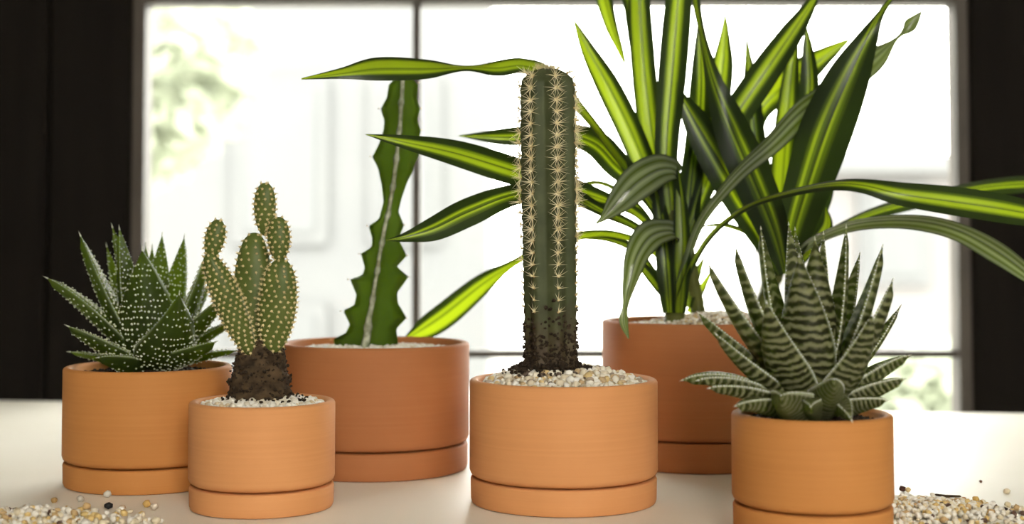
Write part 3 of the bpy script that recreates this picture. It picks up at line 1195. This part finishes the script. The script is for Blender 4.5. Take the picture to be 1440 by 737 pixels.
def tube(path, name, mat, n=28, na=14):
    S = catmull([(*P(x, y, d), rpx * d / F) for x, y, d, rpx in path], n)
    C = [Vector(s[:3]) for s in S]
    vs, fs = [], []
    for i in range(n + 1):
        T = (C[min(i + 1, n)] - C[max(i - 1, 0)]).normalized()
        s = T.cross(Vector((0, 1, 0))).normalized()
        u = T.cross(s)
        for k in range(na):
            a = 2 * math.pi * k / na
            vs.append(C[i] + (s * math.cos(a) + u * math.sin(a)) * S[i][3] * (1 + .05 * math.sin(i * 2.2)))
    for i in range(n):
        for k in range(na):
            l = (k + 1) % na
            fs.append((i * na + k, i * na + l, (i + 1) * na + l, (i + 1) * na + k))
    fs.append(tuple(n * na + k for k in range(na)))
    return MB().add(vs, fs).build(name, mat, root, c)


tube([(949, 462, D0, 14), (949, 430, D0, 14), (950, 395, D0, 17), (950, 340, D0, 18), (947, 290, D0, 13), (942, 250, D0, 4)], 'cane', M['cane'])
tube([(985, 458, D0 + .035, 9), (980, 425, D0 + .035, 10), (972, 380, D0 + .03, 9), (968, 330, D0 + .03, 6)], 'cane', M['cane'])
tube([(1062, 462, 1.285, 11), (1076, 420, 1.285, 11), (1092, 380, 1.285, 12), (1102, 345, 1.285, 10), (1108, 310, 1.285, 5)], 'cane', M['cane'])

E = D0
LF, DKF, GR, MF = 'leaf_lime', 'leaf_dark', 'leaf_grey', 'leaf_mid'
LEAVES = [
    # upright blades of the near cane
    (LF, [(944, 345, E, 16, 30), (930, 300, E + .006, 30, 15), (909, 240, E + .012, 34, 0), (884, 180, E + .015, 36, 0), (855, 122, E + .015, 34, 5), (827, 72, E + .012, 22, 15), (806, 26, E + .01, 2, 20)]),
    (LF, [(942, 330, E + .02, 12, 0), (925, 240, E + .05, 22, 0), (905, 100, E + .07, 30, 0), (884, -20, E + .08, 30, 20), (858, -58, E + .075, 28, 40), (848, -20, E + .07, 26, 20), (858, 30, E + .065, 20, 10), (872, 70, E + .06, 10, 0), (882, 98, E + .055, 1, 0)]),
    (LF, [(943, 345, E + .01, 18, 0), (935, 290, E + .015, 30, 0), (918, 200, E + .02, 36, 0), (906, 110, E + .022, 35, 5), (899, 20, E + .02, 33, 10), (896, -60, E + .015, 22, 10), (897, -130, E, 2, 10)]),
    (MF, [(948, 345, E - .006, 16, 0), (942, 280, E - .008, 30, 0), (937, 215, E - .006, 33, 0), (945, 110, E, 40, 0), (953, 10, E + .005, 38, 5), (960, -80, E + .01, 22, 10), (966, -150, E + .01, 2, 10)]),
    (DKF, [(950, 340, E + .02, 14, 0), (966, 280, E + .03, 30, 0), (980, 200, E + .04, 34, 0), (985, 120, E + .045, 30, 0), (984, 66, E + .045, 16, 0), (982, 30, E + .045, 2, 0)]),
    (LF, [(955, 350, E + .025, 12, 0), (980, 270, E + .04, 26, 0), (1003, 180, E + .05, 34, 0), (1015, 100, E + .055, 32, 0), (1019, 55, E + .055, 16, 0), (1020, 15, E + .055, 1, 0)]),
    (MF, [(957, 360, E + .01, 12, 0), (985, 280, E + .02, 26, 0), (1022, 185, E + .03, 40, 0), (1070, 110, E + .035, 42, 0), (1110, 52, E + .03, 34, 0), (1138, 10, E + .025, 18, 0), (1155, -20, E + .02, 4, 0)]),
    # short sheath leaves low on the near cane
    (DKF, [(966, 432, E + .03, 14, 0), (972, 405, E + .03, 18, 0), (982, 380, E + .03, 10, 0), (992, 358, E + .03, 1, 0)]),
    (LF, [(970, 440, E + .04, 10, 0), (982, 415, E + .04, 12, 0), (996, 390, E + .04, 6, 0), (1008, 372, E + .04, 1, 0)]),
    (DKF, [(960, 400, E + .012, 14, 0), (962, 350, E + .015, 26, 0), (970, 290, E + .02, 30, 0), (976, 230, E + .03, 26, 0), (980, 180, E + .035, 4, 0)]),
    (DKF, [(941, 440, E - .012, 18, 0), (938, 400, E - .016, 26, 0), (934, 350, E - .014, 26, 0), (928, 300, E - .008, 22, 0), (920, 258, E, 3, 0)]),
    (LF, [(956, 440, E - .014, 16, 0), (958, 395, E - .018, 24, 0), (959, 340, E - .017, 24, 0), (957, 285, E - .012, 18, 0), (953, 235, E - .006, 3, 0)]),
    (DKF, [(934, 415, E - .004, 12, 20), (915, 390, E - .008, 18, 30), (898, 372, E - .012, 14, 35), (880, 366, E - .016, 3, 40)]),
    # leaves of the near cane that reach left behind the column cactus
    (LF, [(940, 330, E + .01, 12, 20), (905, 270, E + .005, 18, 40), (868, 222, E - .02, 20, 50), (820, 160, E - .06, 20, 50), (772, 108, E - .09, 24, 20), (736, 92, E - .11, 22, -10), (700, 95, E - .12, 24, -20), (655, 95, E - .13, 12, -50), (600, 96, E - .14, 30, -25), (530, 96, E - .15, 34, -15), (480, 103, E - .155, 16, -10), (424, 111, E - .155, 2, 0)]),
    (MF, [(938, 350, E - .004, 12, 40), (900, 305, E - .01, 20, 50), (860, 285, E - .03, 24, 40), (790, 262, E - .075, 34, 10), (715, 238, E - .10, 40, 0), (640, 215, E - .12, 36, 0), (570, 200, E - .135, 20, 5), (514, 189, E - .14, 1, 10)]),
    (DKF, [(938, 325, E, 12, 30), (905, 270, E - .005, 24, 20), (868, 232, E - .01, 38, 0), (835, 200, E - .02, 38, 0), (785, 188, E - .03, 28, 10), (720, 192, E - .03, 26, 0), (680, 192, E - .03, 14, 0), (645, 191, E - .03, 1, 0)]),
    (DKF, [(940, 365, E - .008, 12, 40), (900, 325, E - .02, 18, 50), (850, 300, E - .05, 22, 45), (790, 272, E - .08, 28, 30), (725, 274, E - .11, 30, 10), (660, 298, E - .125, 40, 0), (610, 322, E - .135, 34, 0), (570, 334, E - .14, 14, 10), (542, 338, E - .14, 1, 20)]),
    (LF, [(942, 380, E + .01, 10, 40), (905, 345, E + .02, 14, 50), (850, 330, E + .03, 18, 50), (780, 342, E + .04, 20, 40), (725, 370, E + .045, 16, 50), (680, 400, E + .05, 30, 20), (630, 440, E + .055, 36, 0), (598, 462, E + .06, 30, 0), (565, 480, E + .06, 2, 0)]),
    (DKF, [(938, 350, E + .02, 10, 30), (895, 290, E + .04, 14, 50), (850, 260, E + .05, 12, 55), (815, 262, E + .055, 10, 50), (790, 275, E + .06, 2, 40)]),
    (DKF, [(940, 420, E + .004, 12, 30), (918, 385, E, 16, 45), (890, 352, E - .01, 18, 50), (855, 338, E - .02, 14, 55), (818, 336, E - .03, 3, 55)]),
    # two leaves folding over towards the camera
    (GR, [(955, 246, E + .0, 20, 40), (945, 238, E - .02, 34, 30), (924, 240, E - .045, 46, 12), (895, 258, E - .07, 50, 0), (868, 286, E - .075, 34, 0), (850, 305, E - .078, 12, 0), (836, 316, E - .08, 1, 0)]),
    (GR, [(956, 335, E + .0, 20, 50), (942, 325, E - .025, 36, 45), (916, 332, E - .05, 46, 22), (897, 358, E - .065, 36, 10), (886, 395, E - .07, 22, 0), (880, 430, E - .072, 9, 20), (877, 452, E - .073, 13, 0), (884, 476, E - .074, 2, 0)]),
    # long leaves crossing to the right
    (GR, [(950, 415, E - .012, 14, 50), (962, 370, E - .02, 20, 55), (985, 308, E - .03, 26, 60), (1035, 245, E - .035, 30, 50), (1085, 200, E - .02, 34, 35), (1130, 155, E + .0, 38, 25), (1180, 122, E + .02, 36, 15), (1228, 84, E + .03, 34, 10), (1262, 52, E + .03, 9, 50), (1280, 35, E + .03, 20, 0), (1298, 14, E + .03, 1, 0)]),
    (MF, [(952, 430, E - .012, 12, 40), (968, 380, E - .02, 18, 60), (1000, 328, E - .03, 20, 65), (1050, 290, E - .05, 18, 65), (1110, 270, E - .07, 20, 60), (1170, 259, E - .08, 22, 50), (1215, 261, E - .085, 22, 20), (1270, 274, E - .09, 34, -10), (1340, 284, E - .09, 42, -15), (1420, 296, E - .09, 40, -10), (1500, 312, E - .085, 24, 0), (1570, 335, E - .08, 1, 0)]),
    # right-hand cane
    (DKF, [(1098, 385, 1.27, 14, 0), (1072, 330, 1.262, 40, 0), (1040, 275, 1.258, 52, 0), (1005, 215, 1.256, 52, 0), (975, 165, 1.256, 34, 0), (950, 122, 1.258, 2, 0)]),
    (DKF, [(1104, 385, 1.262, 16, 0), (1088, 325, 1.250, 44, 0), (1060, 255, 1.244, 56, 0), (1030, 185, 1.242, 50, 0), (1004, 120, 1.244, 30, 30), (988, 60, 1.248, 22, 60), (978, 10, 1.252, 20, 55), (972, -40, 1.256, 14, 30), (968, -90, 1.26, 1, 0)]),
    (DKF, [(1100, 360, 1.32, 12, 0), (1080, 280, 1.33, 26, 0), (1064, 200, 1.335, 28, 0), (1056, 120, 1.335, 22, 10), (1052, 80, 1.335, 10, 10), (1049, 44, 1.335, 1, 0)]),
    (LF, [(1104, 365, 1.30, 14, 0), (1098, 300, 1.305, 30, 0), (1102, 220, 1.31, 34, 0), (1108, 150, 1.31, 30, 0), (1114, 90, 1.31, 18, 0), (1122, 40, 1.31, 1, 0)]),
    (DKF, [(1110, 360, 1.30, 14, 0), (1124, 260, 1.31, 24, 0), (1134, 170, 1.315, 28, 0), (1138, 115, 1.315, 27, 0), (1136, 70, 1.315, 16, 0), (1133, 32, 1.315, 1, 0)]),
    (LF, [(1095, 365, 1.33, 10, 0), (1060, 250, 1.34, 20, 0), (1062, 170, 1.345, 30, 0), (1090, 130, 1.345, 40, 0), (1130, 100, 1.345, 40, 0), (1165, 75, 1.345, 22, 0), (1198, 53, 1.345, 1, 0)]),
    (DKF, [(1108, 385, 1.262, 20, 0), (1117, 325, 1.250, 50, 0), (1138, 255, 1.238, 66, 0), (1163, 180, 1.230, 74, 0), (1192, 112, 1.226, 60, 0), (1218, 58, 1.226, 32, 0), (1236, 22, 1.226, 14, 30), (1262, -14, 1.23, 3, 20)]),
    (DKF, [(1116, 380, 1.28, 14, 0), (1140, 320, 1.285, 26, 0), (1160, 270, 1.29, 24, 0), (1166, 240, 1.29, 2, 0)]),
    (LF, [(1120, 375, 1.275, 10, 0), (1145, 345, 1.27, 16, 0), (1163, 318, 1.265, 16, 0), (1162, 292, 1.262, 2, 0)]),
    (GR, [(1108, 372, 1.262, 12, 50), (1140, 340, 1.245, 20, 50), (1190, 318, 1.225, 24, 50), (1245, 310, 1.205, 26, 45), (1300, 312, 1.19, 30, 40), (1350, 325, 1.18, 32, 35), (1400, 352, 1.175, 34, 25), (1445, 385, 1.175, 24, 20), (1490, 425, 1.18, 1, 10)]),
    (DKF, [(1112, 370, 1.285, 12, 40), (1160, 330, 1.29, 16, 50), (1215, 303, 1.30, 22, 45), (1270, 286, 1.315, 26, 40), (1330, 272, 1.33, 26, 40), (1390, 262, 1.34, 26, 30), (1450, 258, 1.35, 24, 20), (1520, 262, 1.36, 1, 10)]),
    (DKF, [(1090, 372, 1.28, 8, 30), (1060, 335, 1.275, 12, 50), (1020, 318, 1.27, 12, 55), (980, 320, 1.268, 2, 50)]),
]
for i, (mt, pts) in enumerate(LEAVES):
    strap(root, c, pts, M[mt], fold=.26, n=max(26, len(pts) * 6), flip=i % 3 == 1)

# ================================================================== 6. banded aloe at the right front
root, c = potted('potted_banded_aloe', 1139, .95, 'grey-green cross-banded aloe in the terracotta pot at the right front', 'potted plant')
r, z = make_pot(root, c, .1054, .0793, .0195, M['terracotta_gold'], fill=.006)
zf = ground_in_pot(root, c, r, z, .005, M['soil'])
gravel_stuff(root, c, r, zf, 380, .0015, M['soil'], 61, name='soil_lumps')
ALOE2 = [
    (1266, 431, .034, 28, 10, 10), (1209, 357, .045, 34, 8, 4), (1158, 328, .030, 30, 4, 0), (1118, 322, .040, 34, 0, 0), (1109, 315, .032, 38, -2, 0), (1070, 321, .022, 42, -12, 4), (982, 440, .016, 36, -14, -6, 20),
    (1190, 319, .012, 32, 12, 6), (1146, 336, .008, 58, 4, 2), (1034, 345, .004, 46, -14, 4), (1241, 346, .002, 46, 10, 14), (995, 368, -.006, 42, -14, 8),
    (1279, 500, .004, 32, 6, -22), (1255, 394, -.016, 52, 14, 18), (1124, 360, -.018, 72, 0, 4), (1007, 470, -.028, 36, -16, 2), (959, 535, -.012, 34, -16, -48), (981, 535, -.022, 30, -12, -36), (997, 546, -.030, 28, -8, -26),
    (1226, 442, -.036, 58, 16, 20), (1272, 533, -.022, 34, 6, -18), (1247, 563, -.030, 32, 4, -14), (1078, 425, -.040, 60, -14, 14), (1173, 533, -.062, 46, 10, -8), (1198, 592, -.052, 34, 6, -44), (1098, 556, -.058, 60, -8, -16), (1034, 571, -.046, 34, -6, -22), (1140, 572, -.056, 46, 0, -22)]
rosette(root, c, z + .008, 1138, .95, ALOE2, M['aloe_banded'], None, 140, teeth=34, awn=.003, tooth_l=.0010, tooth_r=.0008, full=1.6)


# ================================================================== gravel spilled on the table
def spill(name, cx, cy, rx, ry, n, size, h, seed, label, pots):
    """heap of loose gravel lying on the table, thinning out at its edge"""
    rnd = random.Random(seed)
    o = on_table(cx, cy)
    o.z = 0
    m = MB()
    for i in range(n):
        a, q = rnd.random() * 6.28, abs(rnd.gauss(0, .5))
        if q > 1.25: continue
        x, y = o.x + rx * q * math.cos(a), o.y + ry * q * math.sin(a)
        if any((x - u) ** 2 + (y - v) ** 2 < (rr + .003) ** 2 for u, v, rr in pots): continue
        s = size * rnd.uniform(.5, 1.2)
        zt = h * max(0, 1 - q) * rnd.random()
        m.blob((x, y, zt + s * .5), (s, s * .85, s * .7), seed * 3000 + i)
    ob = m.build(name, M['gravel_spill'], None, o, True, kind='stuff')
    ob.location = o
    tag(ob, label, 'gravel')


POTS = [(P(211, YH, 1.1515).x, 1.1515, .0662), (P(371, YH, 1.044).x, 1.044, .0527), (P(1139, YH, .95).x, .95, .0527), (P(792, YH, 1.067).x, 1.067, .07)]
spill('spilled_gravel', 45, 741, .075, .052, 1300, .0031, .012, 71, 'heap of spilled pale gravel on the table at the lower left', POTS)
spill('spilled_gravel', 1318, 722, .058, .055, 1300, .0028, .008, 72, 'heap of spilled mixed gravel on the table at the lower right', POTS)

STONES = [
    # x, y, half size px, colour, label
    (153, 713, 6, (.012, .012, .013), 'small black stone lying in front of the spotted aloe pot'),
    (206, 710, 6.5, (.62, .40, .13), 'ochre yellow pebble lying beside the prickly pear pot'),
    (217, 715, 6, (.74, .64, .52), 'pinkish white pebble touching the ochre pebble beside the prickly pear pot'),
    (122, 689, 5, (.62, .52, .36), 'beige pebble closest to the spotted aloe saucer'),
    (151, 697, 6, (.68, .66, .60), 'clear whitish pebble just behind the small black stone'),
    (113, 703, 6, (.55, .50, .42), 'grey-brown pebble at the back edge of the left gravel heap'),
    (172, 716, 5.5, (.62, .46, .32), 'tan pebble just right of the small black stone'),
    (76, 705, 5, (.42, .26, .10), 'brown pebble behind the left gravel heap'),
    (122, 714, 6, (.62, .42, .2), 'golden pebble left of the small black stone'),
    (1269, 689, 5, (.06, .02, .012), 'dark maroon pebble beside the banded aloe pot'),
    (1277, 691, 4.5, (.62, .46, .22), 'yellowish pebble right beside the dark maroon pebble'),
    (1354, 704, 5, (.42, .17, .04), 'rust-orange pebble on the right gravel heap edge'),
    (1372, 704, 5.5, (.62, .40, .12), 'larger amber pebble at the back of the right gravel heap'),
    (1379, 708, 4, (.36, .22, .05), 'brown pebble in front of the larger amber pebble'),
    (1414, 718, 4, (.025, .014, .01), 'black pebble lying off the right end of the right gravel heap'),
    (1379, 678, 2.5, (.12, .05, .02), 'tiny dark brown stone alone behind the right gravel heap'),
    (1416, 692, 5, (.70, .60, .42), 'cream pebble alone at the far right of the table'),
    (1417, 711, 5, (.68, .58, .38), 'pale yellow pebble behind the black pebble at far right'),
    (1396, 709, 4.5, (.64, .60, .54), 'whitish pebble between amber and black pebbles on the right'),
    (1437, 719, 5, (.74, .62, .42), 'pale tan pebble cut by the right edge of the photo'),
]
for i, (x, y, hp, cl, lab) in enumerate(STONES):
    p = on_table(x, y + hp * .5)
    s = hp * p.y / F
    m = MB()
    m.blob((0, 0, 0), (s, s * .9, s * .8), 900 + i, Matrix.Rotation(i * 1.7, 3, 'Z'), 2)
    zmin = min(v.z for v in m.v)
    mt = noise_mat('stone_colour', tuple(q * .85 for q in cl), cl, 300, .5)
    o = m.build('pebble', mt)
    o.location = (p.x, p.y, -zmin)
    tag(o, lab, 'pebble', 'loose pebbles on the table')
tw = MB()
p = on_table(1330, 707)
tw.lathe([(0, 0), (.0008, .0006), (.0011, .008), (.0008, .018), (0, .0195)], 8, (0, 0, 0), False)
for v in tw.v: v += Vector((.0005 * math.sin(v.z * 220), 0, 0))
o = tw.build('twig', M['cork'])
o.rotation_euler = (0, R(90), R(-32))
o.location = (p.x - .008, p.y, .006)
tag(o, 'short dark twig lying across the right gravel heap', 'twig')
